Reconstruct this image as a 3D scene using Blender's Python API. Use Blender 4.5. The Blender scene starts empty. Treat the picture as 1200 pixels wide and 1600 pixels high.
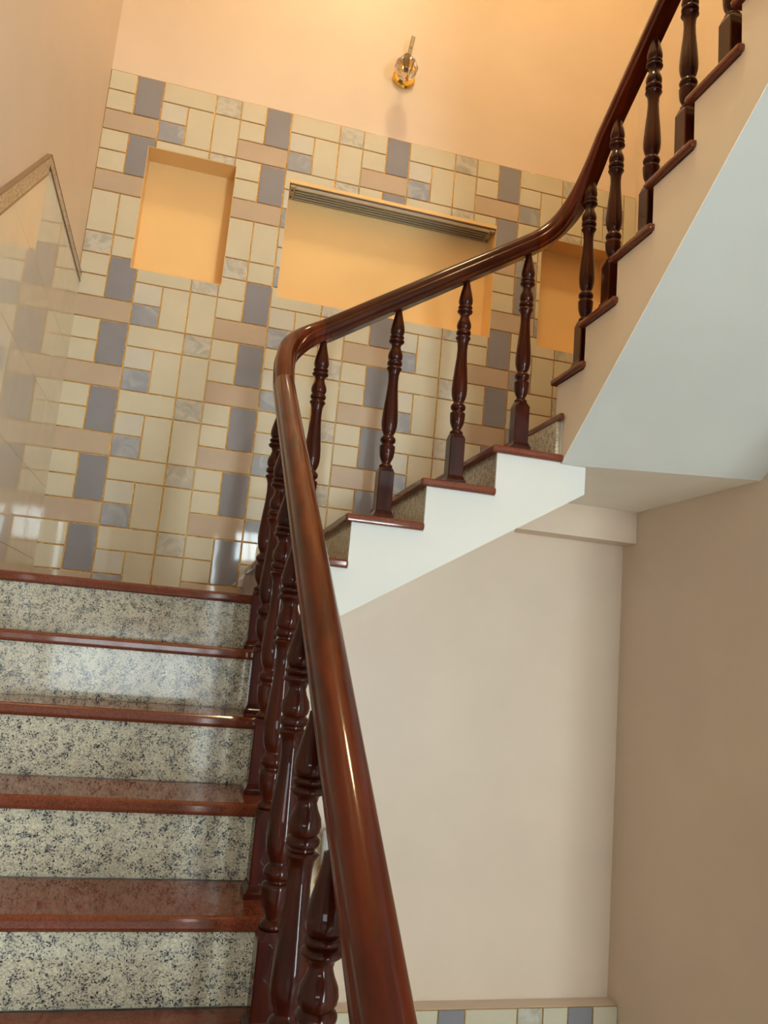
import bpy, bmesh, math, random
from mathutils import Vector, Matrix
random.seed(7)
SC = bpy.context.scene
COL = SC.collection

# ------------------------------------------------------------------ camera
ZT = 5.30                      # height of the top of the tiled wall above the lower floor
CAM_R = [[0.9630953, -0.2549512, 0.086298], [0.126293, 0.1449041, -0.9813526], [0.237692, 0.9560349, 0.171755]]
CAM_P = Vector((0.59129, -3.52172, -2.51878))
F_PX = 1245.92
cam_data = bpy.data.cameras.new('camera')
cam = bpy.data.objects.new('camera', cam_data)
COL.objects.link(cam)
r_, d_, f_ = [Vector(v) for v in CAM_R]
m = Matrix(((r_.x, -d_.x, -f_.x, CAM_P.x), (r_.y, -d_.y, -f_.y, CAM_P.y),
            (r_.z, -d_.z, -f_.z, CAM_P.z + ZT), (0, 0, 0, 1)))
cam.matrix_world = m
cam_data.sensor_fit = 'HORIZONTAL'
cam_data.sensor_width = 36.0
cam_data.lens = 36.0 * F_PX / 1200.0
cam_data.clip_start = 0.05
SC.camera = cam

# ------------------------------------------------------------------ world, exposure, light levels
SC.view_settings.view_transform = 'Standard'
SC.view_settings.look = 'None'
SC.view_settings.gamma = 1.0
SC.view_settings.use_curve_mapping = False
SC.view_settings.exposure = 0.60
world = bpy.data.worlds.new('sky')
SC.world = world
world.use_nodes = True
wb = world.node_tree.nodes['Background']
wb.inputs[0].default_value = (0.75, 0.85, 1.0, 1)
wb.inputs[1].default_value = 1.0

LAMP_W = 61.0          # emission of the warm ceiling lamp bowl
LAMP_C = (1.0, 0.82, 0.44)
DAY_C = (0.80, 0.95, 1.0)
DAY_TRANSOM = 12.0      # small panes over the entrance door
DAY_FILL = 20.0         # tall fill window added in the front wall, out of view
DAY_FRONT = 9.0
DAY_LOW = 5.0           # wide low window beside the door

# ------------------------------------------------------------------ materials
def mat(name):
    mt = bpy.data.materials.new(name)
    mt.use_nodes = True
    nt = mt.node_tree
    return mt, nt, nt.nodes['Principled BSDF']

def N(nt, typ, **kw):
    n = nt.nodes.new(typ)
    for k, v in kw.items():
        if k.startswith('in_'):
            n.inputs[k[3:].replace('_', ' ')].default_value = v
        else:
            setattr(n, k, v)
    return n

def ramp(nt, stops, interp='LINEAR'):
    n = nt.nodes.new('ShaderNodeValToRGB')
    cr = n.color_ramp
    cr.interpolation = interp
    while len(cr.elements) < len(stops):
        cr.elements.new(0.5)
    for e, (p, c) in zip(cr.elements, stops):
        e.position = p
        e.color = (*c, 1)
    return n

def objco(nt, rnd=False, scale=None):
    tc = N(nt, 'ShaderNodeTexCoord')
    out = tc.outputs['Object']
    if rnd:
        oi = N(nt, 'ShaderNodeObjectInfo')
        mul = N(nt, 'ShaderNodeVectorMath', operation='SCALE')
        mul.inputs[0].default_value = (37.0, 53.0, 71.0)
        nt.links.new(oi.outputs['Random'], mul.inputs['Scale'])
        add = N(nt, 'ShaderNodeVectorMath', operation='ADD')
        nt.links.new(out, add.inputs[0]); nt.links.new(mul.outputs[0], add.inputs[1])
        out = add.outputs[0]
    if scale:
        mp = N(nt, 'ShaderNodeMapping')
        mp.inputs['Scale'].default_value = scale
        nt.links.new(out, mp.inputs['Vector'])
        out = mp.outputs[0]
    return out

def bump(nt, bs, height, strength, dist=0.002):
    b = N(nt, 'ShaderNodeBump')
    b.inputs['Strength'].default_value = strength
    b.inputs['Distance'].default_value = dist
    nt.links.new(height, b.inputs['Height'])
    nt.links.new(b.outputs[0], bs.inputs['Normal'])

def paint(name, c, rough=0.5, spec=0.4, coat=0.0):
    mt, nt, bs = mat(name)
    co = objco(nt)
    n = N(nt, 'ShaderNodeTexNoise', in_Scale=2.3, in_Detail=4.0)
    nt.links.new(co, n.inputs['Vector'])
    a = tuple(x * 0.96 for x in c); b = tuple(min(1, x * 1.03) for x in c)
    rp = ramp(nt, [(0.3, a), (0.7, b)])
    nt.links.new(n.outputs['Fac'], rp.inputs[0])
    nt.links.new(rp.outputs[0], bs.inputs['Base Color'])
    bs.inputs['Roughness'].default_value = rough
    bs.inputs['Specular IOR Level'].default_value = spec
    bs.inputs['Coat Weight'].default_value = coat
    bs.inputs['Coat Roughness'].default_value = 0.12
    n2 = N(nt, 'ShaderNodeTexNoise', in_Scale=7.0, in_Detail=3.0)
    nt.links.new(co, n2.inputs['Vector'])
    bump(nt, bs, n2.outputs['Fac'], 0.12, 0.004)
    return mt

def glaze(name, c, rough=0.04, ior=1.5, marble=None, wavy=0.03):
    mt, nt, bs = mat(name)
    co = objco(nt, rnd=True)
    n = N(nt, 'ShaderNodeTexNoise', in_Scale=9.0, in_Detail=5.0)
    nt.links.new(co, n.inputs['Vector'])
    if marble:
        n.inputs['Scale'].default_value = marble[0]
        n.inputs['Distortion'].default_value = 1.4
        rp = ramp(nt, [(0.32, marble[1]), (0.5, c), (0.62, marble[2]), (0.75, c)])
    else:
        rp = ramp(nt, [(0.3, tuple(x * 0.97 for x in c)), (0.7, tuple(x * 1.03 for x in c))])
    nt.links.new(n.outputs['Fac'], rp.inputs[0])
    nt.links.new(rp.outputs[0], bs.inputs['Base Color'])
    bs.inputs['Roughness'].default_value = rough
    bs.inputs['IOR'].default_value = ior
    n2 = N(nt, 'ShaderNodeTexNoise', in_Scale=14.0, in_Detail=1.0)
    nt.links.new(co, n2.inputs['Vector'])
    if wavy: bump(nt, bs, n2.outputs['Fac'], wavy, 0.004)
    return mt

def granite(name, stops, scale, tint, rough=0.08, coat=0.0):
    mt, nt, bs = mat(name)
    co = objco(nt, rnd=True)
    ns = N(nt, 'ShaderNodeTexNoise', in_Scale=60.0, in_Detail=2.0)
    nt.links.new(co, ns.inputs['Vector'])
    mx = N(nt, 'ShaderNodeVectorMath', operation='MULTIPLY_ADD')
    nt.links.new(ns.outputs['Color'], mx.inputs[0])
    mx.inputs[1].default_value = (0.012, 0.012, 0.012)
    nt.links.new(co, mx.inputs[2])
    v = N(nt, 'ShaderNodeTexVoronoi', in_Scale=scale)
    nt.links.new(mx.outputs[0], v.inputs['Vector'])
    sep = N(nt, 'ShaderNodeSeparateColor')
    nt.links.new(v.outputs['Color'], sep.inputs[0])
    n = N(nt, 'ShaderNodeTexNoise', in_Scale=scale * 0.22, in_Detail=3.0)
    nt.links.new(co, n.inputs['Vector'])
    ad = N(nt, 'ShaderNodeMath', operation='MULTIPLY_ADD')
    nt.links.new(n.outputs['Fac'], ad.inputs[0])
    ad.inputs[1].default_value = 0.7
    nt.links.new(sep.outputs[0], ad.inputs[2])
    sb = N(nt, 'ShaderNodeMath', operation='SUBTRACT')
    nt.links.new(ad.outputs[0], sb.inputs[0]); sb.inputs[1].default_value = 0.35
    rp = ramp(nt, stops)
    nt.links.new(sb.outputs[0], rp.inputs[0])
    mix = N(nt, 'ShaderNodeMix', data_type='RGBA', blend_type='MULTIPLY')
    mix.inputs[0].default_value = 1.0
    n3 = N(nt, 'ShaderNodeTexNoise', in_Scale=6.0, in_Detail=4.0)
    nt.links.new(co, n3.inputs['Vector'])
    r3 = ramp(nt, [(0.3, tint), (0.7, (1, 1, 1))])
    nt.links.new(n3.outputs['Fac'], r3.inputs[0])
    nt.links.new(rp.outputs[0], mix.inputs[6]); nt.links.new(r3.outputs[0], mix.inputs[7])
    nt.links.new(mix.outputs[2], bs.inputs['Base Color'])
    bs.inputs['Roughness'].default_value = rough
    return mt

def wood(name, dark, light, along=(5, 5, 60)):
    mt, nt, bs = mat(name)
    co = objco(nt, rnd=True, scale=along)
    n = N(nt, 'ShaderNodeTexNoise', in_Scale=1.0, in_Detail=5.0, in_Distortion=0.6)
    nt.links.new(co, n.inputs['Vector'])
    rp = ramp(nt, [(0.28, dark), (0.72, light)])
    nt.links.new(n.outputs['Fac'], rp.inputs[0])
    nt.links.new(rp.outputs[0], bs.inputs['Base Color'])
    bs.inputs['Roughness'].default_value = 0.35
    bs.inputs['Specular IOR Level'].default_value = 0.05
    bs.inputs['Coat Weight'].default_value = 0.75
    bs.inputs['Coat IOR'].default_value = 1.36
    bs.inputs['Coat Roughness'].default_value = 0.03
    return mt

def metal(name, c, rough=0.25, bumpy=0.0, scale=120.0):
    mt, nt, bs = mat(name)
    bs.inputs['Metallic'].default_value = 1.0
    co = objco(nt)
    n = N(nt, 'ShaderNodeTexNoise', in_Scale=scale, in_Detail=2.0)
    nt.links.new(co, n.inputs['Vector'])
    rp = ramp(nt, [(0.3, tuple(x * 0.85 for x in c)), (0.7, c)])
    nt.links.new(n.outputs['Fac'], rp.inputs[0])
    nt.links.new(rp.outputs[0], bs.inputs['Base Color'])
    bs.inputs['Roughness'].default_value = rough
    if bumpy:
        bump(nt, bs, n.outputs['Fac'], bumpy, 0.003)
    return mt

def emit(name, c, s):
    mt, nt, bs = mat(name)
    bs.inputs['Base Color'].default_value = (0.8, 0.8, 0.8, 1)
    bs.inputs['Emission Color'].default_value = (*c, 1)
    bs.inputs['Emission Strength'].default_value = s
    return mt

PEACH = paint('peach_wall_paint', (0.76, 0.60, 0.46), 0.42, 0.45)
NICHE = paint('yellow_niche_paint', (0.86, 0.57, 0.25), 0.5, 0.35)
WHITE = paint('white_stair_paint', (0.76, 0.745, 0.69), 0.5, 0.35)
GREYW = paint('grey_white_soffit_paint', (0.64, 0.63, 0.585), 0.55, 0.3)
CREAMP = paint('cream_stringer_paint', (0.90, 0.82, 0.71), 0.5, 0.35)
CEIL = paint('ceiling_paint', (0.84, 0.82, 0.78), 0.6, 0.3)
HALLP = paint('taupe_hall_paint', (0.66, 0.63, 0.58), 0.6, 0.3)
DOORM = wood('door_wood', (0.10, 0.035, 0.015), (0.2, 0.075, 0.03))
T_CREAM = glaze('cream_glaze', (0.625, 0.56, 0.415))
T_PALE = glaze('pale_glaze', (0.60, 0.56, 0.47))
T_PINK = glaze('pinkish_beige_glaze', (0.51, 0.395, 0.29))
T_LAV = glaze('lavender_grey_glaze', (0.26, 0.25, 0.275))
T_BLUE = glaze('blue_marble_glaze', (0.33, 0.34, 0.37), marble=(9.0, (0.30, 0.31, 0.34), (0.42, 0.42, 0.43)))
T_MARB = glaze('green_grey_marble_glaze', (0.52, 0.48, 0.40), marble=(16.0, (0.40, 0.38, 0.31), (0.60, 0.56, 0.47)))
T_LEFT = glaze('polished_wainscot_glaze', (0.74, 0.66, 0.52), 0.0, 1.7, wavy=0.0)
GOLD = metal('gold_grout', (0.50, 0.30, 0.10), 0.22, 1.0, 300.0)
GROUT = paint('cream_grout', (0.55, 0.44, 0.28), 0.6)
DARKLINE = paint('brown_liner_glaze', (0.23, 0.13, 0.065), 0.25)
BORDER = granite('border_granite', [(0.1, (0.30, 0.20, 0.13)), (0.5, (0.48, 0.35, 0.24)), (0.9, (0.62, 0.48, 0.35))], 260.0, (0.9, 0.85, 0.8), 0.2)
def speckled(name, rough=0.09):
    mt, nt, bs = mat(name)
    co = objco(nt, rnd=True)
    va = N(nt, 'ShaderNodeTexVoronoi', in_Scale=340.0)
    nt.links.new(co, va.inputs['Vector'])
    sa = N(nt, 'ShaderNodeSeparateColor'); nt.links.new(va.outputs['Color'], sa.inputs[0])
    base = ramp(nt, [(0.0, (0.42, 0.37, 0.27)), (0.35, (0.60, 0.53, 0.39)), (0.8, (0.69, 0.62, 0.46)), (1.0, (0.78, 0.72, 0.56))])
    nt.links.new(sa.outputs[0], base.inputs[0])
    # distort the cells so that the flecks come out angular and uneven
    nd = N(nt, 'ShaderNodeTexNoise', in_Scale=300.0, in_Detail=2.0); nt.links.new(co, nd.inputs['Vector'])
    dv = N(nt, 'ShaderNodeVectorMath', operation='MULTIPLY_ADD'); nt.links.new(nd.outputs['Color'], dv.inputs[0])
    dv.inputs[1].default_value = (0.005, 0.005, 0.005); nt.links.new(co, dv.inputs[2])
    # cloudy grey patches
    n = N(nt, 'ShaderNodeTexNoise', in_Scale=48.0, in_Detail=4.0); nt.links.new(co, n.inputs['Vector'])
    gm = ramp(nt, [(0.54, (0, 0, 0)), (0.72, (0.6, 0.6, 0.6))]); nt.links.new(n.outputs['Fac'], gm.inputs[0])
    m1 = N(nt, 'ShaderNodeMix', data_type='RGBA'); nt.links.new(gm.outputs[0], m1.inputs[0])
    nt.links.new(base.outputs[0], m1.inputs[6]); m1.inputs[7].default_value = (0.25, 0.25, 0.24, 1)
    # dark mica flecks, more of them inside the grey patches
    cur = m1.outputs[2]
    for (sc_, lo_, hi_, col_) in ((360.0, 0.66, 0.70, (0.20, 0.19, 0.175, 1)), (400.0, 0.685, 0.70, (0.035, 0.035, 0.042, 1))):
        v2 = N(nt, 'ShaderNodeTexVoronoi', in_Scale=sc_); nt.links.new(dv.outputs[0], v2.inputs['Vector'])
        s2 = N(nt, 'ShaderNodeSeparateColor'); nt.links.new(v2.outputs['Color'], s2.inputs[0])
        ad = N(nt, 'ShaderNodeMath', operation='MULTIPLY_ADD'); nt.links.new(n.outputs['Fac'], ad.inputs[0]); ad.inputs[1].default_value = 0.9; nt.links.new(s2.outputs[0], ad.inputs[2])
        hf = N(nt, 'ShaderNodeMath', operation='MULTIPLY'); hf.inputs[1].default_value = 0.5; nt.links.new(ad.outputs[0], hf.inputs[0])
        th = ramp(nt, [(lo_ - 0.02, (0, 0, 0)), (hi_ - 0.02, (1, 1, 1))]); nt.links.new(hf.outputs[0], th.inputs[0])
        m2 = N(nt, 'ShaderNodeMix', data_type='RGBA'); nt.links.new(th.outputs[0], m2.inputs[0])
        nt.links.new(cur, m2.inputs[6]); m2.inputs[7].default_value = col_
        cur = m2.outputs[2]
    nt.links.new(cur, bs.inputs['Base Color'])
    bs.inputs['Roughness'].default_value = rough
    return mt
RISER = speckled('speckled_riser_granite')
TREAD = granite('red_tread_granite', [(0.05, (0.15, 0.034, 0.015)), (0.5, (0.20, 0.047, 0.020)), (0.95, (0.235, 0.062, 0.029))], 430.0, (0.8, 0.78, 0.78), 0.07)
WOOD = wood('varnished_mahogany', (0.022, 0.0032, 0.0015), (0.064, 0.0090, 0.0028), along=(30, 30, 4))
WOOD_R = wood('varnished_mahogany_rail', (0.045, 0.0055, 0.0018), (0.135, 0.0185, 0.0045), along=(30, 4, 5))
WOOD_M = wood('varnished_mahogany_middle_rail', (0.026, 0.005, 0.0025), (0.070, 0.014, 0.0055), along=(4, 30, 8))
BRASS = metal('polished_brass', (0.90, 0.62, 0.16), 0.12)
CHROME = metal('brushed_chrome', (0.26, 0.21, 0.15), 0.3)
ALU = metal('aluminium', (0.50, 0.48, 0.41), 0.36)
BLACK = paint('dark_screw', (0.02, 0.018, 0.016), 0.4)
SLAB = paint('hall_floor_tile', (0.60, 0.55, 0.48), 0.2)

def glass_mat():
    mt, nt, bs = mat('smoky_cut_glass')
    bs.inputs['Base Color'].default_value = (0.80, 0.70, 0.60, 1)
    bs.inputs['Transmission Weight'].default_value = 1.0
    bs.inputs['Roughness'].default_value = 0.03
    bs.inputs['IOR'].default_value = 1.48
    return mt
GLASS = glass_mat()
FROST = paint('white_pleated_shade', (0.72, 0.72, 0.70), 0.4)

# ------------------------------------------------------------------ mesh helpers
def me_from(verts, faces, name='mesh'):
    me = bpy.data.meshes.new(name)
    me.from_pydata([tuple(v) for v in verts], [], faces)
    me.validate()
    bm = bmesh.new(); bm.from_mesh(me)
    bmesh.ops.recalc_face_normals(bm, faces=bm.faces)
    bm.to_mesh(me); bm.free()
    return me

WLOC = {}
def keep_world(o, parent, loc=(0, 0, 0)):
    """the object's coordinates are world coordinates although it has a parent"""
    WLOC[o.name] = Vector(loc)
    if parent is not None:
        o.matrix_parent_inverse = Matrix.Translation(-WLOC.get(parent.name, Vector(parent.location)))
    return o

def link(name, me, material, parent=None, loc=None, smooth=False):
    me_ok = me
    if material is not None and not me_ok.materials:
        me_ok.materials.append(material)
    if smooth:
        for p in me_ok.polygons:
            p.use_smooth = True
    o = bpy.data.objects.new(name, me_ok)
    COL.objects.link(o)
    if parent is not None:
        o.parent = parent
    if loc is not None:
        o.location = loc
    return o

def thing(name, label, cat, loc=(0, 0, 0), group=None):
    o = bpy.data.objects.new(name, None)
    COL.objects.link(o)
    o.empty_display_size = 0.1
    o.location = loc
    o['label'] = label; o['category'] = cat
    if group: o['group'] = group
    return o

def structure(o, label=None, cat=None):
    o['kind'] = 'structure'
    if label: o['label'] = label
    if cat: o['category'] = cat
    return o

def box_me(x0, x1, y0, y1, z0, z1, bev=0.0, seg=1):
    bm = bmesh.new()
    vs = [bm.verts.new((x, y, z)) for x in (x0, x1) for y in (y0, y1) for z in (z0, z1)]
    for f in [(0, 1, 3, 2), (4, 6, 7, 5), (0, 4, 5, 1), (2, 3, 7, 6), (0, 2, 6, 4), (1, 5, 7, 3)]:
        bm.faces.new([vs[i] for i in f])
    bmesh.ops.recalc_face_normals(bm, faces=bm.faces)
    if bev:
        bmesh.ops.bevel(bm, geom=list(bm.edges), offset=bev, segments=seg, profile=0.5, affect='EDGES')
    me = bpy.data.meshes.new('box'); bm.to_mesh(me); bm.free()
    return me

def boxo(name, x0, x1, y0, y1, z0, z1, material, parent=None, bev=0.0, seg=1):
    """a box given in world coordinates, its origin at the middle of its base"""
    cx, cy = (x0 + x1) / 2, (y0 + y1) / 2
    me = box_me(x0 - cx, x1 - cx, y0 - cy, y1 - cy, 0, z1 - z0, bev, seg)
    return keep_world(link(name, me, material, parent, (cx, cy, z0)), parent, (cx, cy, z0))

def prism(name, poly, axis, a, b, material, parent=None, poly_b=None):
    """poly: 2-D points; axis 0 -> (y,z) extruded along x; axis 1 -> (x,z) along y; axis 2 -> (x,y) along z"""
    pb = poly_b or poly
    def P(q, t):
        if axis == 0: return (t, q[0], q[1])
        if axis == 1: return (q[0], t, q[1])
        return (q[0], q[1], t)
    n = len(poly)
    v = [P(q, a) for q in poly] + [P(q, b) for q in pb]
    f = [list(range(n)), list(range(2 * n - 1, n - 1, -1))] + [[i, (i + 1) % n, n + (i + 1) % n, n + i] for i in range(n)]
    return keep_world(link(name, me_from(v, f), material, parent), parent)

def lathe(prof, seg=32, close=True):
    v = []; f = []
    for (z, r) in prof:
        for k in range(seg):
            a = 2 * math.pi * k / seg
            v.append((r * math.cos(a), r * math.sin(a), z))
    for i in range(len(prof) - 1):
        for k in range(seg):
            k2 = (k + 1) % seg
            f.append((i * seg + k, i * seg + k2, (i + 1) * seg + k2, (i + 1) * seg + k))
    if close:
        f.append(tuple(range(seg - 1, -1, -1)))
        f.append(tuple((len(prof) - 1) * seg + k for k in range(seg)))
    return me_from(v, f)

def smooth_by_angle(me, deg=35):
    bm = bmesh.new(); bm.from_mesh(me)
    for e in bm.edges:
        if len(e.link_faces) == 2 and e.calc_face_angle(0) > math.radians(deg):
            e.smooth = False
    for fc in bm.faces: fc.smooth = True
    bm.to_mesh(me); bm.free()
    return me

def z(rel): return ZT + rel

# ------------------------------------------------------------------ measured layout (metres, heights relative to the tile top)
UX, UZ = 0.12, 0.10
XR = 2.712                      # right wall
ZL = -2.379                     # first landing
H = 0.1671                      # riser height
Y0, G1, X1 = -0.975, 0.2216, 0.905
YF, XA, G2 = -0.784, 0.598, 0.2688
X3, YTH, G3 = 1.950, -0.667, 0.2155
TH = 0.030                      # tread slab
ZMID = ZL - 11 * H              # floor the photographer stands on
ND = 0.12                       # niche depth
NICHES = [(0.209, 0.611, -0.34, -0.94), (0.864, 1.925, -0.345, -0.945), (2.179, 2.58, -0.345, -0.946)]
HALL_Y, HALL_X, HALL_L = -8.0, 5.2, -2.2
Z_UP = ZL + 13 * H + 0.02       # upper floor level
Z_CEIL = 2.95

# ------------------------------------------------------------------ structure
# back wall: plaster with three recesses, built as a grid of blocks joined to one mesh
def wall_with_holes(name, x0, x1, z0, z1, ya, yb, holes, material):
    xs = sorted({x0, x1, *[h[0] for h in holes], *[h[1] for h in holes]})
    zs = sorted({z0, z1, *[h[3] for h in holes], *[h[2] for h in holes]})
    bm = bmesh.new()
    def quad(a, b, c, d): bm.faces.new([bm.verts.new(p) for p in (a, b, c, d)])
    def inside(i, k):
        cx, cz = (xs[i] + xs[i + 1]) / 2, (zs[k] + zs[k + 1]) / 2
        return any(h[0] < cx < h[1] and h[3] < cz < h[2] for h in holes)
    nx, nz = len(xs) - 1, len(zs) - 1
    for i in range(nx):
        for k in range(nz):
            if inside(i, k): continue
            a, b, c, d = xs[i], xs[i + 1], zs[k], zs[k + 1]
            quad((a, ya, z(c)), (b, ya, z(c)), (b, ya, z(d)), (a, ya, z(d)))
            quad((a, yb, z(c)), (a, yb, z(d)), (b, yb, z(d)), (b, yb, z(c)))
            for (ii, kk, e) in ((i - 1, k, 'l'), (i + 1, k, 'r'), (i, k - 1, 'b'), (i, k + 1, 't')):
                if 0 <= ii < nx and 0 <= kk < nz and not inside(ii, kk): continue
                if e == 'l': quad((a, ya, z(c)), (a, ya, z(d)), (a, yb, z(d)), (a, yb, z(c)))
                if e == 'r': quad((b, ya, z(c)), (b, yb, z(c)), (b, yb, z(d)), (b, ya, z(d)))
                if e == 'b': quad((a, ya, z(c)), (a, yb, z(c)), (b, yb, z(c)), (b, ya, z(c)))
                if e == 't': quad((a, ya, z(d)), (b, ya, z(d)), (b, yb, z(d)), (a, yb, z(d)))
    bmesh.ops.remove_doubles(bm, verts=bm.verts, dist=1e-5)
    bmesh.ops.recalc_face_normals(bm, faces=bm.faces)
    me = bpy.data.meshes.new(name); bm.to_mesh(me); bm.free()
    return link(name, me, material)

wall_back = wall_with_holes('wall_back', -0.2, XR + 0.2, -5.3, Z_CEIL, 0.010, 0.30, NICHES, PEACH)
structure(wall_back, 'tall peach back wall with a tiled lower part and three recesses', 'wall')
wall_left = boxo('wall_left', -0.2, 0.0, -3.42, 0.010, z(-5.3), z(Z_CEIL), PEACH)
structure(wall_left, 'peach left wall above a polished tile wainscot with a stepped granite border', 'wall')
wall_right = boxo('wall_right', XR, XR + 0.2, -2.4, 0.010, z(-5.3), z(Z_CEIL), PEACH)
structure(wall_right, 'shaded beige right wall under the upper flight of stairs', 'wall')

# niche linings
for (a, b, t, c) in NICHES:
    v = [(a, 0, z(c)), (b, 0, z(c)), (b, 0, z(t)), (a, 0, z(t)), (a, ND, z(c)), (b, ND, z(c)), (b, ND, z(t)), (a, ND, z(t)),]
    bm = bmesh.new()
    e = 0.002
    vo = [bm.verts.new(p) for p in ((a, 0.001, z(c)), (b, 0.001, z(c)), (b, 0.001, z(t)), (a, 0.001, z(t)))]
    vi = [bm.verts.new(p) for p in ((a + e, 0.001, z(c) + e), (b - e, 0.001, z(c) + e), (b - e, 0.001, z(t) - e), (a + e, 0.001, z(t) - e))]
    vb = [bm.verts.new(p) for p in ((a + e, ND, z(c) + e), (b - e, ND, z(c) + e), (b - e, ND, z(t) - e), (a + e, ND, z(t) - e))]
    vB = [bm.verts.new(p) for p in ((a, ND + e, z(c)), (b, ND + e, z(c)), (b, ND + e, z(t)), (a, ND + e, z(t)))]
    for i in range(4):
        j = (i + 1) % 4
        bm.faces.new((vo[i], vo[j], vi[j], vi[i])); bm.faces.new((vi[i], vi[j], vb[j], vb[i])); bm.faces.new((vo[i], vB[i], vB[j], vo[j]))
    bm.faces.new(vb); bm.faces.new(vB)
    bmesh.ops.recalc_face_normals(bm, faces=bm.faces)
    me = bpy.data.meshes.new('niche'); bm.to_mesh(me); bm.free()
    o = link('niche_lining', me, NICHE, wall_back)
    o['label'] = 'yellow painted recess set in the tiled wall'

# tiles -------------------------------------------------------------
TILE_Y, GAP = 0.0, 0.0065
tile_cache = {}
def tile_mesh(w, h, material, t=0.010, bev=0.0012):
    key = (round(w, 4), round(h, 4), material.name, t)
    if key not in tile_cache:
        e = bev
        v = [(0, 0, 0), (w, 0, 0), (w, 0, h), (0, 0, h), (0, -t + e, 0), (w, -t + e, 0), (w, -t + e, h), (0, -t + e, h),
             (e, -t, e), (w - e, -t, e), (w - e, -t, h - e), (e, -t, h - e)]
        f = [(3, 2, 1, 0), (0, 1, 5, 4), (1, 2, 6, 5), (2, 3, 7, 6), (3, 0, 4, 7), (4, 5, 9, 8), (5, 6, 10, 9), (6, 7, 11, 10), (7, 4, 8, 11), (8, 9, 10, 11)]
        me = me_from(v, f, 'tile')
        me.materials.append(material)
        tile_cache[key] = me
    return tile_cache[key]

# sheet patterns: (x, z, w, h, material) in tile units, z counted downwards
A_PAT = [(0, 0, 1, 1, T_CREAM), (0, 1, 1, 1, T_CREAM), (1, 0, 1, 2, T_LAV), (0, 2, 2, 1, T_PINK)]
B_PAT = [(0, 0, 2, 1, T_CREAM), (2, 0, 1, 1, T_MARB), (0, 1, 1, 1, T_PALE), (0, 2, 1, 1, T_BLUE), (1, 1, 1, 2, T_CREAM), (2, 1, 1, 2, T_CREAM)]
Q_PAT = [(0, 0, 1, 2, T_CREAM), (1, 0, 1, 2, T_CREAM), (0, 2, 1, 1, T_MARB), (1, 2, 1, 1, T_CREAM)]
E_PAT = [(0, 0, 2, 1, T_CREAM), (0, 1, 1, 2, T_CREAM), (1, 1, 1, 1, T_BLUE), (1, 2, 1, 1, T_PALE), (2, 0, 1, 3, T_CREAM)]

def subtract(rects, hole):
    a, b, t, c = hole
    out = []
    for (x0, x1, zt, zb) in rects:
        if x1 <= a or x0 >= b or zb >= t or zt <= c:
            out.append((x0, x1, zt, zb)); continue
        if zt > t: out.append((x0, x1, zt, t)); 
        if zb < c: out.append((x0, x1, c, zb))
        m0, m1 = min(zt, t), max(zb, c)
        if x0 < a: out.append((x0, a, m0, m1))
        if x1 > b: out.append((b, x1, m0, m1))
    return out

def addbox(bm, x0, x1, y0, y1, z0, z1):
    vs = [bm.verts.new((x, y, zz)) for x in (x0, x1) for y in (y0, y1) for zz in (z0, z1)]
    for f in [(0, 1, 3, 2), (4, 6, 7, 5), (0, 4, 5, 1), (2, 3, 7, 6), (0, 2, 6, 4), (1, 5, 7, 3)]:
        bm.faces.new([vs[i] for i in f])

def lay(pat, ux, uz, parent, xlim, zmin, holes, ybase=0.010, mirror=False):
    for (px, pz, w, h, mt) in pat:
        x0, x1 = (ux + px) * UX + GAP / 2, (ux + px + w) * UX - GAP / 2
        zt, zb = -(uz + pz) * UZ - GAP / 2, -(uz + pz + h) * UZ + GAP / 2
        x1 = min(x1, xlim); zb = max(zb, zmin)
        if x1 - x0 < 0.012 or zt - zb < 0.008: continue
        rects = [(x0, x1, zt, zb)]
        for hl in holes: rects = subtract(rects, hl)
        if len(rects) > 1:
            x_, z_ = rects[0][0], rects[0][3]
            bmx = bmesh.new()
            for (a, b, t, c) in rects:
                addbox(bmx, a - x_, b - x_, -0.010, 0.0, c - z_, t - z_)
            bmesh.ops.recalc_face_normals(bmx, faces=bmx.faces)
            me = bpy.data.meshes.new('tile'); bmx.to_mesh(me); bmx.free()
            link('tile', me, mt, parent, (x_, ybase, z(z_)))
            continue
        for (a, b, t, c) in rects:
            if b - a < 0.012 or t - c < 0.008: continue
            # pieces wholly behind the stair body are left out
            zs = stair_top(a)
            if t < zs: continue
            o = link('tile', tile_mesh(b - a, t - c, mt), mt, parent, (a, ybase, z(c)))
            o.rotation_euler = (random.uniform(-.0007, .0007), 0, random.uniform(-.0007, .0007))

def stair_top(x):
    k = math.floor((x - XA) / G2)
    return ZL if k < 1 else ZL + min(k, 5) * H

# gold bed behind the tiles, cut around the recesses
def bed(name, x0, x1, z0, z1, holes, ya, yb, material, parent):
    o = wall_with_holes(name, x0, x1, z0, z1, ya, yb, holes, material)
    o.parent = parent
    return o
UNDER = [(XA + G2 * k, XA + G2 * (k + 1) if k < 5 else XR + 0.1, ZL + k * H - 0.005, -2.5) for k in range(1, 6)]
bed('gold_grout', 0.0, XR, -2.375, 0.0, NICHES + UNDER, 0.003, 0.0099, GOLD, wall_back)

for row in range(8):
    uz = row * 3
    for s in range(5):
        ux = s * 5
        if row == 2:
            pats = [(Q_PAT, ux), (B_PAT, ux + 2)]
            if s == 3:
                pats = [(A_PAT, 16), (B_PAT, 18)]
            if s == 4: pats = [(A_PAT, 21), ]
        elif s == 4:
            pats = [(E_PAT, ux)]
        else:
            pats = [(A_PAT, ux), (B_PAT, ux + 2)]
        for p, u in pats:
            lay(p, u, uz, wall_back, XR - 0.002, -2.372, NICHES + UNDER)
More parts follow.
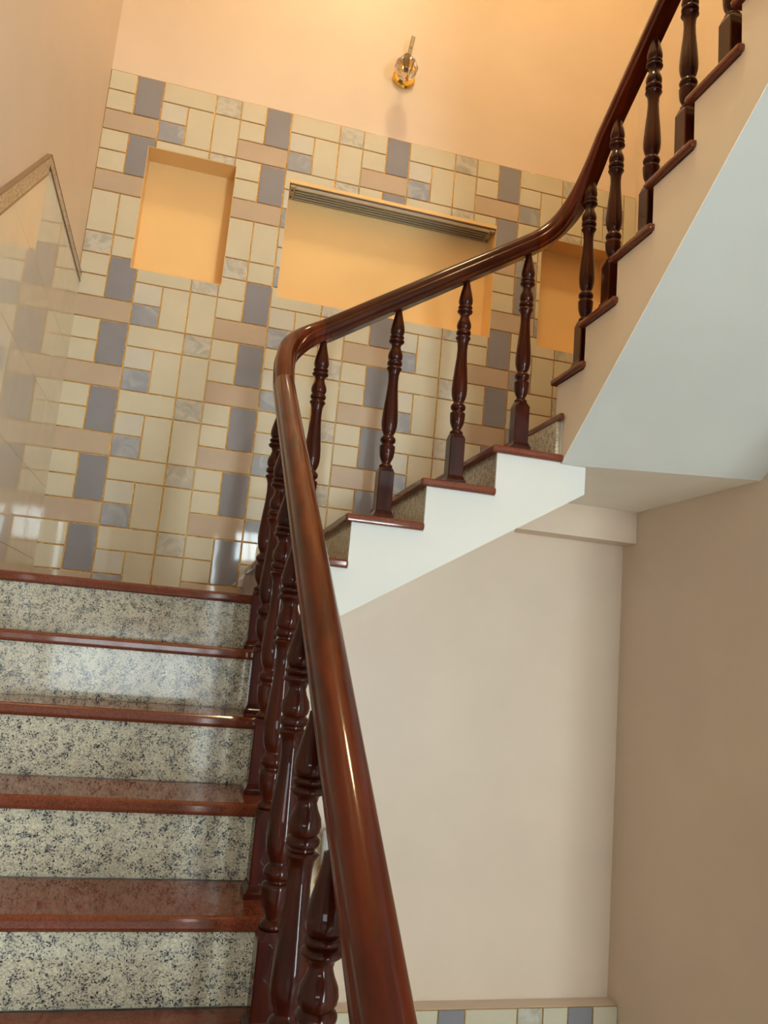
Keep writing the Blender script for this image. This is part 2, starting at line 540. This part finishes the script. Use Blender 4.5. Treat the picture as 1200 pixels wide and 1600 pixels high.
# pale joint beads between neighbouring tile sheets
bm = bmesh.new()
for s in (1, 2, 3, 4):
    zz0, zz1 = z(-2.37), z(-0.001)
    xx = s * 0.6
    segs = [(stair_top(xx + 0.002) + 0.005, -0.001)]
    for (a, b, t, c) in NICHES:
        if a - 0.01 < xx < b + 0.01: segs = [(stair_top(xx + 0.002) + 0.005, c), (t, -0.001)]
    for (q0, q1) in segs:
        addbox(bm, xx - 0.0009, xx + 0.0009, 0.0015, 0.009, z(q0), z(q1))
bmesh.ops.recalc_face_normals(bm, faces=bm.faces)
me = bpy.data.meshes.new('joint'); bm.to_mesh(me); bm.free()
o = link('sheet_joint', me, GROUT, wall_back); o['kind'] = 'stuff'

# left wall wainscot -------------------------------------------------
# border line: level over the landing, then falling with the stairs
BY, BZ, BS = -0.905, -1.007, 0.868
def border_top(y): return BZ if y > BY else BZ - BS * (BY - y)
LT = 0.012
def clip_poly(poly, y_of):  # keep what lies under the border line (two half planes, convex pieces)
    return poly
tl = []
zedges = [-1.372 + 0.3 * k for k in range(2, -12, -1)]
yedges = [0.0 - 0.6 * k for k in range(0, 6)]
def under(poly, fn):
    out = []
    for i in range(len(poly)):
        p, q = poly[i], poly[(i + 1) % len(poly)]
        fp, fq = fn(p), fn(q)
        if fp <= 0: out.append(p)
        if fp * fq < 0:
            t = fp / (fp - fq)
            out.append((p[0] + (q[0] - p[0]) * t, p[1] + (q[1] - p[1]) * t))
    return out
BW = 0.042
yedges = [0.0, -0.30, -0.90, -1.50, -2.10, -2.70, -3.30]
for i in range(len(yedges) - 1):
    for k in range(len(zedges) - 1):
        a, b = yedges[i + 1] + 0.0006, yedges[i] - 0.0006
        c, d = zedges[k + 1] + 0.0006, zedges[k] - 0.0006
        pl = [(a, c), (b, c), (b, d), (a, d)]
        pl = under(pl, lambda q: q[1] - (BZ - BW))
        if len(pl) < 3: continue
        pl = under(pl, lambda q: (q[1] - (BZ - BW - 0.03)) - BS * (q[0] - BY)) if True else pl
        if len(pl) < 3: continue
        pl = under(pl, lambda q: (ZL - 0.02 + (H / G1) * min(0, 0) - q[1]) if a > Y0 else ((ZL - (H / G1) * (Y0 - q[0]) - 0.25) - q[1]))
        if len(pl) < 3: continue
        prism('tile', [(q[0], z(q[1])) for q in pl], 0, 0.0005, LT, T_LEFT, wall_left)
def border_piece(p0, p1, w, name='border_tile'):
    """strip from p0 to p1 (y,z of the top edge), w = drop measured vertically"""
    (ya, za), (yb, zb) = p0, p1
    def q(f0, f1): return [(ya, z(za - w * f0)), (yb, z(zb - w * f0)), (yb, z(zb - w * f1)), (ya, z(za - w * f1))]
    o = prism(name, q(0.11, 0.89), 0, 0.0005, 0.0145, BORDER, wall_left)
    l1 = prism('liner', q(0.0, 0.11), 0, 0.0005, 0.0155, DARKLINE, o)
    l2 = prism('liner', q(0.89, 1.0), 0, 0.0005, 0.0155, DARKLINE, o)
for a, b in ((0.0, -0.3), (-0.3, -0.6), (-0.6, BY)):
    border_piece((a, BZ), (b, BZ), BW)
n = 5
for i in range(n):
    ya, yb = BY - 0.36 * i, BY - 0.36 * (i + 1)
    border_piece((ya, border_top(ya)), (yb, border_top(yb)), 0.074)

# floors, ceilings and the hall behind the photographer ---------------
floor = boxo('floor', HALL_L - 0.2, HALL_X + 0.2, HALL_Y - 0.2, 0.3, z(-5.5), z(-5.3), SLAB); structure(floor)
fm = boxo('floor_hall', HALL_L, 1.15, HALL_Y, -3.25, z(ZMID - 0.25), z(ZMID), SLAB); structure(fm)
ceiling = boxo('ceiling', -0.2, XR + 0.2, -3.4, 0.30, z(Z_CEIL), z(Z_CEIL + 0.15), CEIL); structure(ceiling)
structure(boxo('wall_left_hall', HALL_L - 0.2, HALL_L, HALL_Y, -3.3, z(-5.3), z(Z_UP - 0.22), HALLP))
structure(boxo('wall_left_return', HALL_L, -0.2, -3.42, -3.3, z(-5.3), z(Z_UP - 0.22), HALLP))
up = boxo('ceiling_hall', HALL_L - 0.2, HALL_X + 0.2, HALL_Y - 0.2, -2.76, z(Z_UP - 0.22), z(Z_UP), HALLP); structure(up)
boxo('wall_upper_front', -0.2, XR + 0.2, -3.4, -3.25, z(Z_UP), z(Z_CEIL), PEACH)['kind'] = 'structure'
boxo('wall_right_upper', XR, XR + 0.2, -3.4, -2.4, z(Z_UP), z(Z_CEIL), PEACH)['kind'] = 'structure'
boxo('wall_lobby_side', XR + 0.2, HALL_X + 0.2, -2.6, -2.4, z(-5.3), z(Z_UP - 0.22), HALLP)['kind'] = 'structure'

# entrance wall with its door, the panes over it and a tall side light
HZ0, HZ1 = -5.3, Z_UP - 0.22
PANES = [(1.30, 1.72, -0.97, -1.44), (1.78, 2.20, -0.97, -1.44)]
STRIP = (1.03, 1.085, -1.10, ZMID + 0.05)
LOWWIN = (-1.75, 0.93, -2.60, -3.26)
FILL_WIN = (2.55, 3.40, -1.05, -4.9)  # unseen window added to brighten the stair sides and lower wall
wf = wall_with_holes('wall_front', HALL_L - 0.2, HALL_X + 0.2, HZ0, HZ1, HALL_Y - 0.15, HALL_Y, PANES + [STRIP, FILL_WIN, LOWWIN], HALLP)
structure(wf)
structure(boxo('wall_right_hall', HALL_X, HALL_X + 0.15, HALL_Y - 0.15, -2.6, z(HZ0), z(HZ1), HALLP))
E_TR = emit('daylit_pane', DAY_C, DAY_TRANSOM)
E_FILL = emit('fill_window_glow', DAY_C, DAY_FILL)  # glow of the added fill window
E_FR = emit('daylit_side_light', DAY_C, DAY_FRONT)
w1 = bpy.data.objects.new('window_1', None); COL.objects.link(w1); w1['kind'] = 'structure'
for (a, b, t, c) in PANES:
    p = boxo('pane', a, b, HALL_Y - 0.06, HALL_Y - 0.05, z(c), z(t), E_TR, w1)
    for (q0, q1, r0, r1) in ((a, b, c, c + 0.025), (a, b, t - 0.025, t), (a, a + 0.025, c, t), (b - 0.025, b, c, t), ((a + b) / 2 - 0.01, (a + b) / 2 + 0.01, c, t)):
        boxo('frame_bar', q0, q1, HALL_Y - 0.05, HALL_Y - 0.01, z(r0), z(r1), DOORM, w1)
w2 = bpy.data.objects.new('window_2', None); COL.objects.link(w2); w2['kind'] = 'structure'
a, b, t, c = STRIP
boxo('pane', a, b, HALL_Y - 0.06, HALL_Y - 0.05, z(c), z(t), E_FR, w2)
for q in (-1.8, -2.5, -3.2):
    boxo('frame_bar', a, b, HALL_Y - 0.05, HALL_Y - 0.01, z(q), z(q + 0.03), DOORM, w2)
w3 = bpy.data.objects.new('fill_window_3', None); COL.objects.link(w3); w3['kind'] = 'structure'  # added fill light in window form, kept narrow for crisp wood highlights
n = 2
for i in range(n):
    xa_ = FILL_WIN[0] + (FILL_WIN[1] - FILL_WIN[0]) * i / n
    xb_ = FILL_WIN[0] + (FILL_WIN[1] - FILL_WIN[0]) * (i + 1) / n
    boxo('pane', xa_ + 0.03, xb_ - 0.03, HALL_Y - 0.07, HALL_Y - 0.06, z(FILL_WIN[3]), z(FILL_WIN[2]), E_FILL, w3)
    boxo('frame_bar', xa_ - 0.03, xa_ + 0.03, HALL_Y - 0.06, HALL_Y - 0.01, z(FILL_WIN[3]), z(FILL_WIN[2]), DOORM, w3)
w4 = bpy.data.objects.new('window_4', None); COL.objects.link(w4); w4['kind'] = 'structure'
E_LW = emit('daylit_low_window', DAY_C, DAY_LOW)
a, b, t, c = LOWWIN
for i in range(6):
    q0, q1 = a + (b - a) * i / 6, a + (b - a) * (i + 1) / 6
    boxo('pane', q0 + 0.012, q1 - 0.012, HALL_Y - 0.06, HALL_Y - 0.05, z(c), z(t), E_LW, w4)
    if i: boxo('frame_bar', q0 - 0.014, q0 + 0.014, HALL_Y - 0.05, HALL_Y - 0.01, z(c), z(t), DOORM, w4)
d1 = bpy.data.objects.new('door_1', None); COL.objects.link(d1); d1['kind'] = 'structure'
for (a, b) in ((1.20, 1.74), (1.76, 2.30)):
    leaf = boxo('door_leaf', a, b, HALL_Y + 0.001, HALL_Y + 0.045, z(ZMID), z(-1.55), DOORM, d1)
    for (q0, q1) in ((0.15, 1.0), (1.15, 2.45)):
        boxo('door_panel', a + 0.09, b - 0.09, HALL_Y + 0.045, HALL_Y + 0.06, z(ZMID + q0), z(ZMID + q1), DOORM, d1, 0.008)

# soft filtered light over the stair: ceiling bowl lamp (above the frame)
lamp = thing('ceiling_lamp', 'round warm ceiling bowl lamp high above the stairwell', 'lamp', (1.30, -1.75, z(Z_CEIL)))
E_L = emit('warm_lamp_glass', LAMP_C, LAMP_W)
link('canopy', lathe([(-0.04, 0.10), (-0.0, 0.11)], 32), BRASS, lamp)
link('bowl', lathe([(-0.20, 0.02), (-0.19, 0.12), (-0.15, 0.19), (-0.10, 0.225), (-0.045, 0.23), (-0.042, 0.20)], 32), E_L, lamp, smooth=True)

# ------------------------------------------------------------------ stairs
def slab(name, x0, x1, y0, y1, ztop, parent, material=TREAD, th=TH):
    return boxo(name, x0, x1, y0, y1, z(ztop - th), z(ztop), material, parent, 0.009, 3)

# flight 1: lower flight, rising away from the camera
f1 = thing('stair_flight', 'lower stair flight of red granite treads and speckled risers climbing beside the left wall', 'stairs')
NK = 11
xs0, xs1 = LT + 0.001, X1
saw = []
RB = 0.022                     # riser set-back under the nosing
saw.append((-0.002, z(ZL - TH)))
for k in range(0, NK):
    yr = Y0 - G1 * k + RB + 0.015
    saw.append((yr, z(ZL - k * H - TH)))
    saw.append((yr, z(ZL - (k + 1) * H - (TH if k < NK - 1 else -0.001))))
yend = Y0 - G1 * (NK - 1) + RB + 0.015
saw += [(yend + 0.25, z(ZMID + 0.001)), (Y0 + 0.10, z(ZL - 0.26)), (-0.002, z(ZL - 0.20))]
prism('stair_body', saw, 0, xs0, X1 - 0.014, WHITE, f1)
for k in range(0, NK):
    yn = Y0 - G1 * k
    yb = -0.001 if k == 0 else yn + G1 + RB
    slab('tread', xs0, X1, yn, yb - 0.0005, ZL - k * H, f1)
    boxo('riser', xs0, X1 - 0.012, yn + RB, yn + RB + 0.015, z(ZL - (k + 1) * H), z(ZL - k * H - TH), RISER, f1)

# flight 2: along the back wall
f2 = thing('stair_flight', 'middle stair flight with a white stepped side rising to the right below the recesses', 'stairs')
RB2 = 0.026
pts = []
xl = XA + G2 + RB2 + 0.015
pts.append((xl, z(ZL - 0.001)))
for k in range(1, 6):
    xr_ = XA + G2 * k + RB2 + 0.015 if k < 5 else X3 + 0.0085
    pts.append((xr_, z(ZL + (k - 1) * H - (TH if k > 1 else 0.001))))
    pts.append((xr_, z(ZL + k * H - TH)))
XE = X3 + 0.009
pts.append((XE, z(ZL + 5 * H - TH)))
pts.append((XE, z(-1.853 - 0.607 * (2.07 - XE))))
sl2 = 0.607
pts.append((X1 + 0.001, z(-1.853 - sl2 * (2.07 - X1 - 0.001))))
pts.append((X1 + 0.001, z(ZL - 0.001)))
prism('stair_body', pts, 1, YF + 0.0305, -0.003, WHITE, f2)
plate = [((q[0] - 0.0155) if 1 <= i <= 8 else q[0], q[1]) for i, q in enumerate(pts)]
plate[0] = (plate[0][0] - 0.0155, plate[0][1])
prism('stringer', plate, 1, YF + 0.018, YF + 0.030, WHITE, f2)
prism('stringer_end', [(XE, z(-1.853 - sl2 * (2.07 - XE))), (2.07, z(-1.853)), (2.07, z(-1.7455)), (XE, z(-1.7455))], 1, YF + 0.018, -0.003, WHITE, f2)
for k in range(1, 5):
    xn = XA + G2 * k
    slab('tread', xn, xn + G2 + RB2 - 0.0005, YF, -0.001, ZL + k * H, f2)
for k in range(1, 6):
    xn = XA + G2 * k + RB2 if k < 5 else X3 - 0.0065
    boxo('riser', xn, xn + 0.0145, YF + 0.0305, -0.003, z(ZL + (k - 1) * H + 0.0003), z(ZL + k * H - TH), RISER, f2)
# landing slab in front of flight 3
xn = XA + G2 * 5
me_l = prism('landing_slab', [(xn, YF), (X3 + 0.012, YF), (X3 + 0.012, YTH - 0.03), (XR - 0.001, YTH - 0.03), (XR - 0.001, -0.001), (xn, -0.001)], 2, z(ZL + 5 * H - TH), z(ZL + 5 * H), TREAD, f2)
bv = me_l.modifiers.new('bevel', 'BEVEL'); bv.width = 0.008; bv.segments = 3; bv.limit_method = 'ANGLE'

# flight 3: rises towards the camera on the right
f3 = thing('stair_flight', 'upper stair flight at right with a cream stepped side and pale grey sloping underside', 'stairs')
RB3 = 0.03
SL3 = 0.745
def yedge(x): return -0.755 - 0.28 * (x - 1.95)
def prof(x, plate=0.0):
    q = [(-0.30, z(-1.745))] if False else []
    ye = yedge(x)
    pts = [(YTH - RB3, z(ZL + 5 * H - TH - 0.001))]
    K1 = 13
    for k in range(6, K1 + 1):
        yr = YTH - G3 * (k - 6) - RB3 - 0.015 + plate
        pts.append((yr, z(ZL + (k - 1) * H - TH)) if k > 6 else (yr, z(ZL + 5 * H - TH - 0.001)))
        pts.append((yr, z(ZL + k * H - TH)))
    yend = -2.75
    pts.append((yend, z(ZL + K1 * H - TH)))
    pts.append((yend, z(-1.745 + SL3 * (ye - yend))))
    pts.append((ye, z(-1.745)))
    pts.append((ye, z(ZL + 5 * H - TH - 0.001)))
    return pts
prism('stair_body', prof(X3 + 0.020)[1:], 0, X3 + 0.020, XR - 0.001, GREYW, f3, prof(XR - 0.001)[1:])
prism('stringer', prof(X3 + 0.0165, 0.0145)[1:], 0, X3 + 0.0165, X3 + 0.0195, CREAMP, f3, prof(X3 + 0.0195, 0.0145)[1:])
for k in range(6, 13):
    yn = YTH - G3 * (k - 6)
    slab('tread', X3 - 0.004, XR - 0.002, yn - G3 - RB3 - 0.014, yn, ZL + k * H, f3, th=0.026)
    boxo('riser', X3 + 0.0200, XR - 0.002, yn - RB3 - 0.0145, yn - RB3, z(ZL + (k - 1) * H + 0.0003), z(ZL + k * H - 0.026), RISER, f3)
# landing underside (a flat slab) and the beams at the back wall
ls = prism('landing_soffit', [(XE + 0.001, yedge(XE) + 0.002), (XR - 0.001, yedge(XR) + 0.002), (XR - 0.001, -0.001), (XE + 0.001, -0.001)], 2, z(-1.745), z(ZL + 5 * H - TH - 0.002), CREAMP, f2)
bb = boxo('beam', 2.071, XR - 0.001, -0.11, 0.0095, z(-1.90), z(-1.7455), PEACH, wall_back)
prism('sloped_beam', [(2.0705, z(-1.855)), (2.0705, z(-1.985)), (X1, z(-1.985 - sl2 * (2.0705 - X1))), (X1, z(-1.855 - sl2 * (2.0705 - X1)))], 1, -0.11, 0.0095, PEACH, wall_back)

# lower dado with its plaster ledge --------------------------------------
dado = boxo('trim_1', 0.0, XR - 0.001, -0.070, 0.0095, z(-5.3), z(-3.975), PEACH); structure(dado, 'low tiled dado with a plaster ledge at the foot of the stairwell', 'trim')
boxo('gold_grout', 0.0, XR - 0.002, -0.0745, -0.0702, z(-4.6), z(-3.9765), GOLD, dado)
def lay_low(pat, x_start, z_start):
    for (px, pz, w, h, mt) in pat:
        x0, x1 = x_start + px * UX + GAP / 2, x_start + (px + w) * UX - GAP / 2
        zt, zb = z_start - pz * UZ - GAP / 2, z_start - (pz + h) * UZ + GAP / 2
        x1 = min(x1, XR - 0.002)
        if x0 < 0.01 or x1 - x0 < 0.012: continue
        link('tile', tile_mesh(x1 - x0, zt - zb, mt), mt, dado, (x0 - dado.location.x, -0.070 - dado.location.y, z(zb) - dado.location.z))
for xs_ in (0.55, 1.15, 1.75, 2.35):
    lay_low(A_PAT, xs_, -3.975)
    lay_low(B_PAT, xs_ + 2 * UX, -3.975)

# ------------------------------------------------------------------ balustrade
bal = thing('balustrade', 'dark varnished mahogany balustrade with turned balusters following all three flights', 'railing')
HB = 0.80
Hpx = 1075.0; S = 1428.0
PR = [(85, 28), (110, 34), (140, 48), (170, 64), (200, 77), (215, 79), (228, 72), (236, 60), (238, 70), (241, 77), (245, 80), (249, 77), (253, 70), (256, 63),
      (259, 73), (262, 82), (267, 86), (272, 82), (276, 73), (280, 57), (295, 49), (310, 58), (328, 75), (345, 81), (358, 76), (367, 64), (371, 74), (376, 81), (382, 82), (388, 80), (392, 72),
      (395, 61), (401, 61), (404, 78), (410, 84), (414, 80), (422, 68), (440, 58), (475, 55), (520, 60), (580, 72), (640, 83), (680, 87), (705, 84), (725, 75), (738, 64), (745, 56), (752, 56),
      (757, 68), (763, 78), (773, 84), (783, 78), (788, 66), (792, 60), (797, 62), (801, 78), (806, 84), (812, 83), (832, 81), (855, 75), (872, 61), (883, 48), (890, 47), (895, 60), (900, 70), (905, 73), (910, 70), (915, 60)]
prof_b = [((1160 - y) / Hpx * HB, w / 2 / S) for (y, w) in reversed(PR)]
shaft_me = smooth_by_angle(lathe(prof_b, 28), 50)
shaft_me.materials.append(WOOD)
BH = 0.029
zb0, zb1, zb2 = (1160 - 1143) / Hpx * HB, (1160 - 935) / Hpx * HB, (1160 - 914) / Hpx * HB
def oct_ring(h, cut, zz): return [(h, h - cut, zz), (h - cut, h, zz), (-h + cut, h, zz), (-h, h - cut, zz), (-h, -h + cut, zz), (-h + cut, -h, zz), (h - cut, -h, zz), (h, -h + cut, zz)]
v = oct_ring(BH, 0.003, zb0) + oct_ring(BH, 0.003, zb1) + oct_ring(BH * 0.90, 0.014, zb2)
f = [tuple(range(7, -1, -1)), tuple(range(16, 24))]
for r in (0, 8):
    for i in range(8):
        f.append((r + i, r + (i + 1) % 8, r + 8 + (i + 1) % 8, r + 8 + i))
block_me = me_from(v, f); block_me.materials.append(WOOD)
PH = 0.0375
pl = [(PH, 0.0), (PH, 0.010), (PH - 0.003, 0.013), (BH + 0.003, 0.019), (BH + 0.001, 0.026)]
v = []; f = []
for (h, zz) in pl: v += [(h, h, zz), (-h, h, zz), (-h, -h, zz), (h, -h, zz)]
for r in range(len(pl) - 1):
    for i in range(4): f.append((r * 4 + i, r * 4 + (i + 1) % 4, r * 4 + 4 + (i + 1) % 4, r * 4 + 4 + i))
f += [(3, 2, 1, 0), tuple(range(len(pl) * 4 - 4, len(pl) * 4))]
plinth_me = me_from(v, f); plinth_me.materials.append(WOOD)
def baluster(x, y, rel, top=None):
    o = link('baluster', shaft_me, WOOD, bal, (x, y, z(rel) + 0.0005))
    if top is not None: o.scale = (1, 1, (top - rel) / HB)
    link('square_block', block_me, WOOD, o)
    link('base_plinth', plinth_me, WOOD, o)
XB1, YB2, XB3 = 0.842, -0.735, 2.000
RAIL_LO = 0.043
def rail1(y): return -1.574 + 0.765 * (y + 0.832)          # rail centre height over flight 1
def rail2(x): return -1.190 + 0.660 * (x - 1.27)
def rail3(y): return -0.505 - 0.660 * (y + 0.838)
for k in range(1, 10):
    y = Y0 - G1 * k + 0.143
    baluster(XB1, y, ZL - k * H, rail1(y) - 0.036)
for k, x in ((1, 0.999), (2, 1.275), (3, 1.539), (4, 1.794)):
    baluster(x, YB2, ZL + k * H, rail2(x) - 0.036)
for k, y in ((6, -0.838), (7, -1.033), (8, -1.272), (9, -1.475), (10, -1.69), (11, -1.905), (12, -2.12)):
    baluster(XB3, y, ZL + k * H, rail3(y) - 0.030)

half = [(0.000, 0.040), (0.010, 0.0388), (0.0185, 0.0352), (0.0255, 0.0290), (0.0300, 0.0205), (0.0318, 0.0120), (0.0312, 0.0060),
        (0.0322, 0.0030), (0.0355, 0.0005), (0.0370, -0.0065), (0.0360, -0.0150), (0.0325, -0.0225), (0.0295, -0.0250),
        (0.0295, -0.0285), (0.0308, -0.0310), (0.0300, -0.0370), (0.0270, -0.0410)]
sec = half + [(-a, b) for (a, b) in reversed(half[1:])]
def sweep(path, name, material):
    pts = [Vector(p) for p in path]
    v = []; f = []; ns = len(sec)
    for i, p in enumerate(pts):
        t = (pts[min(i + 1, len(pts) - 1)] - pts[max(i - 1, 0)]).normalized()
        side = t.cross(Vector((0, 0, 1))).normalized()
        upv = side.cross(t).normalized()
        for (a, b) in sec:
            q = p + side * a + upv * b
            v.append((q.x, q.y, q.z + ZT))
    for i in range(len(pts) - 1):
        for j in range(ns):
            j2 = (j + 1) % ns
            f.append((i * ns + j, i * ns + j2, (i + 1) * ns + j2, (i + 1) * ns + j))
    f.append(tuple(range(ns))); f.append(tuple((len(pts) - 1) * ns + j for j in range(ns - 1, -1, -1)))
    me = smooth_by_angle(me_from(v, f), 38)
    return link(name, me, material, bal)
def bez(p0, p1, p2, p3, n=22):
    P = [Vector(q) for q in (p0, p1, p2, p3)]
    return [P[0] * (1 - t) ** 3 + P[1] * 3 * t * (1 - t) ** 2 + P[2] * 3 * t * t * (1 - t) + P[3] * t ** 3 for t in [i / n for i in range(n + 1)]]
XRL = 0.845
def xr1(y): return 0.848 + 0.016 * (-0.96 - y)
sA = (xr1(-0.97), -0.97, rail1(-0.97))
sB = (1.00, YB2, rail2(1.00))
sC = (1.80, YB2, rail2(1.80))
sD = (XB3, -0.93, rail3(-0.93))
sweep([(xr1(y), y, rail1(y)) for y in (-3.15, -2.8, -2.4, -2.0, -1.6, -1.25, -0.97)], 'handrail', WOOD_R)
sweep(bez(sA, (xr1(-0.9) - 0.002, -0.83, -1.50), (0.860, YB2, rail2(0.860) + 0.015), sB), 'handrail_bend', WOOD_R)
sweep([sB, (1.3, YB2, rail2(1.3)), (1.55, YB2, rail2(1.55)), sC], 'handrail', WOOD_M)
sweep(bez(sC, (1.95, YB2, -0.74), (XB3, -0.76, -0.60), sD), 'handrail_bend', WOOD_R)
sweep([(XB3, y, rail3(y)) for y in (-0.93, -1.3, -1.7, -2.2, -2.6)], 'handrail', WOOD_R)

# ------------------------------------------------------------------ fittings
# ribbed metal light box filling the head of the central recess
a, b, t, c = NICHES[1]
fx = thing('recess_light_box', 'ribbed silver metal light box fixed along the head of the central recess', 'light fixture', ((a + b) / 2, 0.06, z(t)))
L = (b - a) / 2 - 0.004
def fxbox(name, x0, x1, y0, y1, z0, z1, m_, parent=fx, bev=0.0):
    return link(name, box_me(x0, x1, y0, y1, z0, z1, bev), m_, parent)
fxbox('housing', -L, L, -0.056, 0.056, -0.022, -0.0025, DARKLINE)
for i in range(5):
    y = -0.044 + i * 0.022
    link('rib', me_from([(-L + .03, y - .007, -.022), (L - .03, y - .007, -.022), (L - .03, y + .007, -.022), (-L + .03, y + .007, -.022),
                         (-L + .03, y - .005, -.036), (L - .03, y - .005, -.036), (L - .03, y + .005, -.036), (-L + .03, y + .005, -.036)],
                        [(0, 1, 2, 3), (7, 6, 5, 4), (0, 4, 5, 1), (1, 5, 6, 2), (2, 6, 7, 3), (3, 7, 4, 0)]), ALU, fx)
for s in (-1, 1):
    cap = fxbox('end_cap', s * (L - 0.015) - 0.014, s * (L - 0.015) + 0.014, -0.056, 0.056, -0.036, -0.022, ALU, fx, 0.002)
    for y in (-0.03, 0.03):
        link('screw', lathe([(-0.039, 0.0045), (-0.036, 0.005)], 10), BLACK, cap, (s * (L - 0.015), y, 0))
fxbox('front_lip', -L - 0.003, L + 0.003, -0.064, -0.0575, -0.018, -0.001, NICHE)

def curve_tube(pts, rad, seg=10):
    P = [Vector(p) for p in pts]
    v = []; f = []
    for i, p in enumerate(P):
        t = (P[min(i + 1, len(P) - 1)] - P[max(i - 1, 0)]).normalized()
        ref = Vector((1, 0, 0)) if abs(t.x) < 0.9 else Vector((0, 1, 0))
        s_ = t.cross(ref).normalized(); u_ = s_.cross(t)
        r = rad[i] if isinstance(rad, (list, tuple)) else rad
        for k in range(seg):
            an = 2 * math.pi * k / seg
            v.append(p + s_ * r * math.cos(an) + u_ * r * math.sin(an))
    for i in range(len(P) - 1):
        for k in range(seg):
            f.append((i * seg + k, i * seg + (k + 1) % seg, (i + 1) * seg + (k + 1) % seg, (i + 1) * seg + k))
    f.append(tuple(range(seg))); f.append(tuple((len(P) - 1) * seg + k for k in range(seg - 1, -1, -1)))
    return me_from(v, f)

def fluted(prof, n=12, depth=0.10, seg=96):
    v = []; f = []
    for (zz, r, d) in prof:
        for k in range(seg):
            an = 2 * math.pi * k / seg
            rr = r * (1 - depth * d * (0.5 + 0.5 * math.cos(n * an)))
            v.append((rr * math.cos(an), rr * math.sin(an), zz))
    for i in range(len(prof) - 1):
        for k in range(seg):
            k2 = (k + 1) % seg
            f.append((i * seg + k, i * seg + k2, (i + 1) * seg + k2, (i + 1) * seg + k))
    f.append(tuple(range(seg - 1, -1, -1))); f.append(tuple((len(prof) - 1) * seg + k for k in range(seg)))
    return me_from(v, f)

SX, SZ = 1.372, 0.345
sc = thing('wall_sconce', 'small wall sconce with fluted glass globe and brass plate high on the peach wall', 'lamp', (SX, 0.0095, z(SZ)))
pm = lathe([(0.0, 0.058), (0.012, 0.058), (0.020, 0.050), (0.024, 0.030), (0.027, 0.012)], 40)
o = link('wall_plate', pm, BRASS, sc); o.rotation_euler = (math.pi / 2, 0, 0)
GX, GZ = -0.020, -0.105
link('arm', curve_tube([(0, -0.02, 0), (-0.004, -0.05, 0.012), (-0.010, -0.085, 0.036), (-0.016, -0.115, 0.044), (GX, -0.135, 0.036), (GX, -0.135, 0.02)], 0.006), BRASS, sc, smooth=True)
link('glass_globe', smooth_by_angle(fluted([(0.0, 0.012, 0), (0.008, 0.028, .3), (0.025, 0.045, 1), (0.048, 0.056, 1), (0.070, 0.058, 1), (0.090, 0.050, .8), (0.104, 0.034, .4), (0.110, 0.020, 0), (0.120, 0.017, 0)]), 40), GLASS, sc, (GX, -0.135, GZ))
link('cap', lathe([(0.114, 0.020), (0.122, 0.021), (0.130, 0.017), (0.136, 0.008)], 24), CHROME, sc, (GX, -0.135, GZ))
link('bulb_holder', lathe([(0.045, 0.006), (0.05, 0.012), (0.085, 0.014), (0.112, 0.010)], 20), CHROME, sc, (GX, -0.135, GZ))
fin = link('flat_finial_bar', box_me(-0.010, 0.010, -0.003, 0.003, 0.0, 0.175, 0.002), CHROME, sc, (-0.004, -0.072, 0.026))
fin.rotation_euler = (math.radians(-2), math.radians(7), 0)
link('screw', lathe([(-0.002, 0.003), (0.002, 0.003)], 10), BLACK, fin, (0, -0.004, 0.10)).rotation_euler = (math.pi / 2, 0, 0)

lo = thing('wall_sconce', 'ornate gold wall sconce with pleated white shade seen between the lowest balusters', 'lamp', (1.365, 0.0095, z(-3.50)))
o = link('wall_plate', fluted([(0.0, 0.06, 1), (0.012, 0.058, 1), (0.024, 0.035, 1), (0.03, 0.012, 0)], 9, 0.16), BRASS, lo); o.rotation_euler = (math.pi / 2, 0, 0); o.scale = (1, 1.5, 1)
link('scroll_arm', curve_tube([(0, -0.02, -0.04), (0, -0.06, -0.07), (0, -0.105, -0.05), (0, -0.115, 0.0), (0, -0.10, 0.03)], [0.012, 0.010, 0.010, 0.012, 0.016]), BRASS, lo, smooth=True)
link('cup', fluted([(0.02, 0.012, 0), (0.03, 0.03, 1), (0.045, 0.055, 1), (0.066, 0.062, 1), (0.068, 0.058, 1)], 10, 0.12), BRASS, lo, (0, -0.10, 0))
link('pleated_shade', fluted([(0.066, 0.055, 1), (0.15, 0.060, 1), (0.22, 0.062, 1)], 36, 0.08, 144), FROST, lo, (0, -0.10, 0))
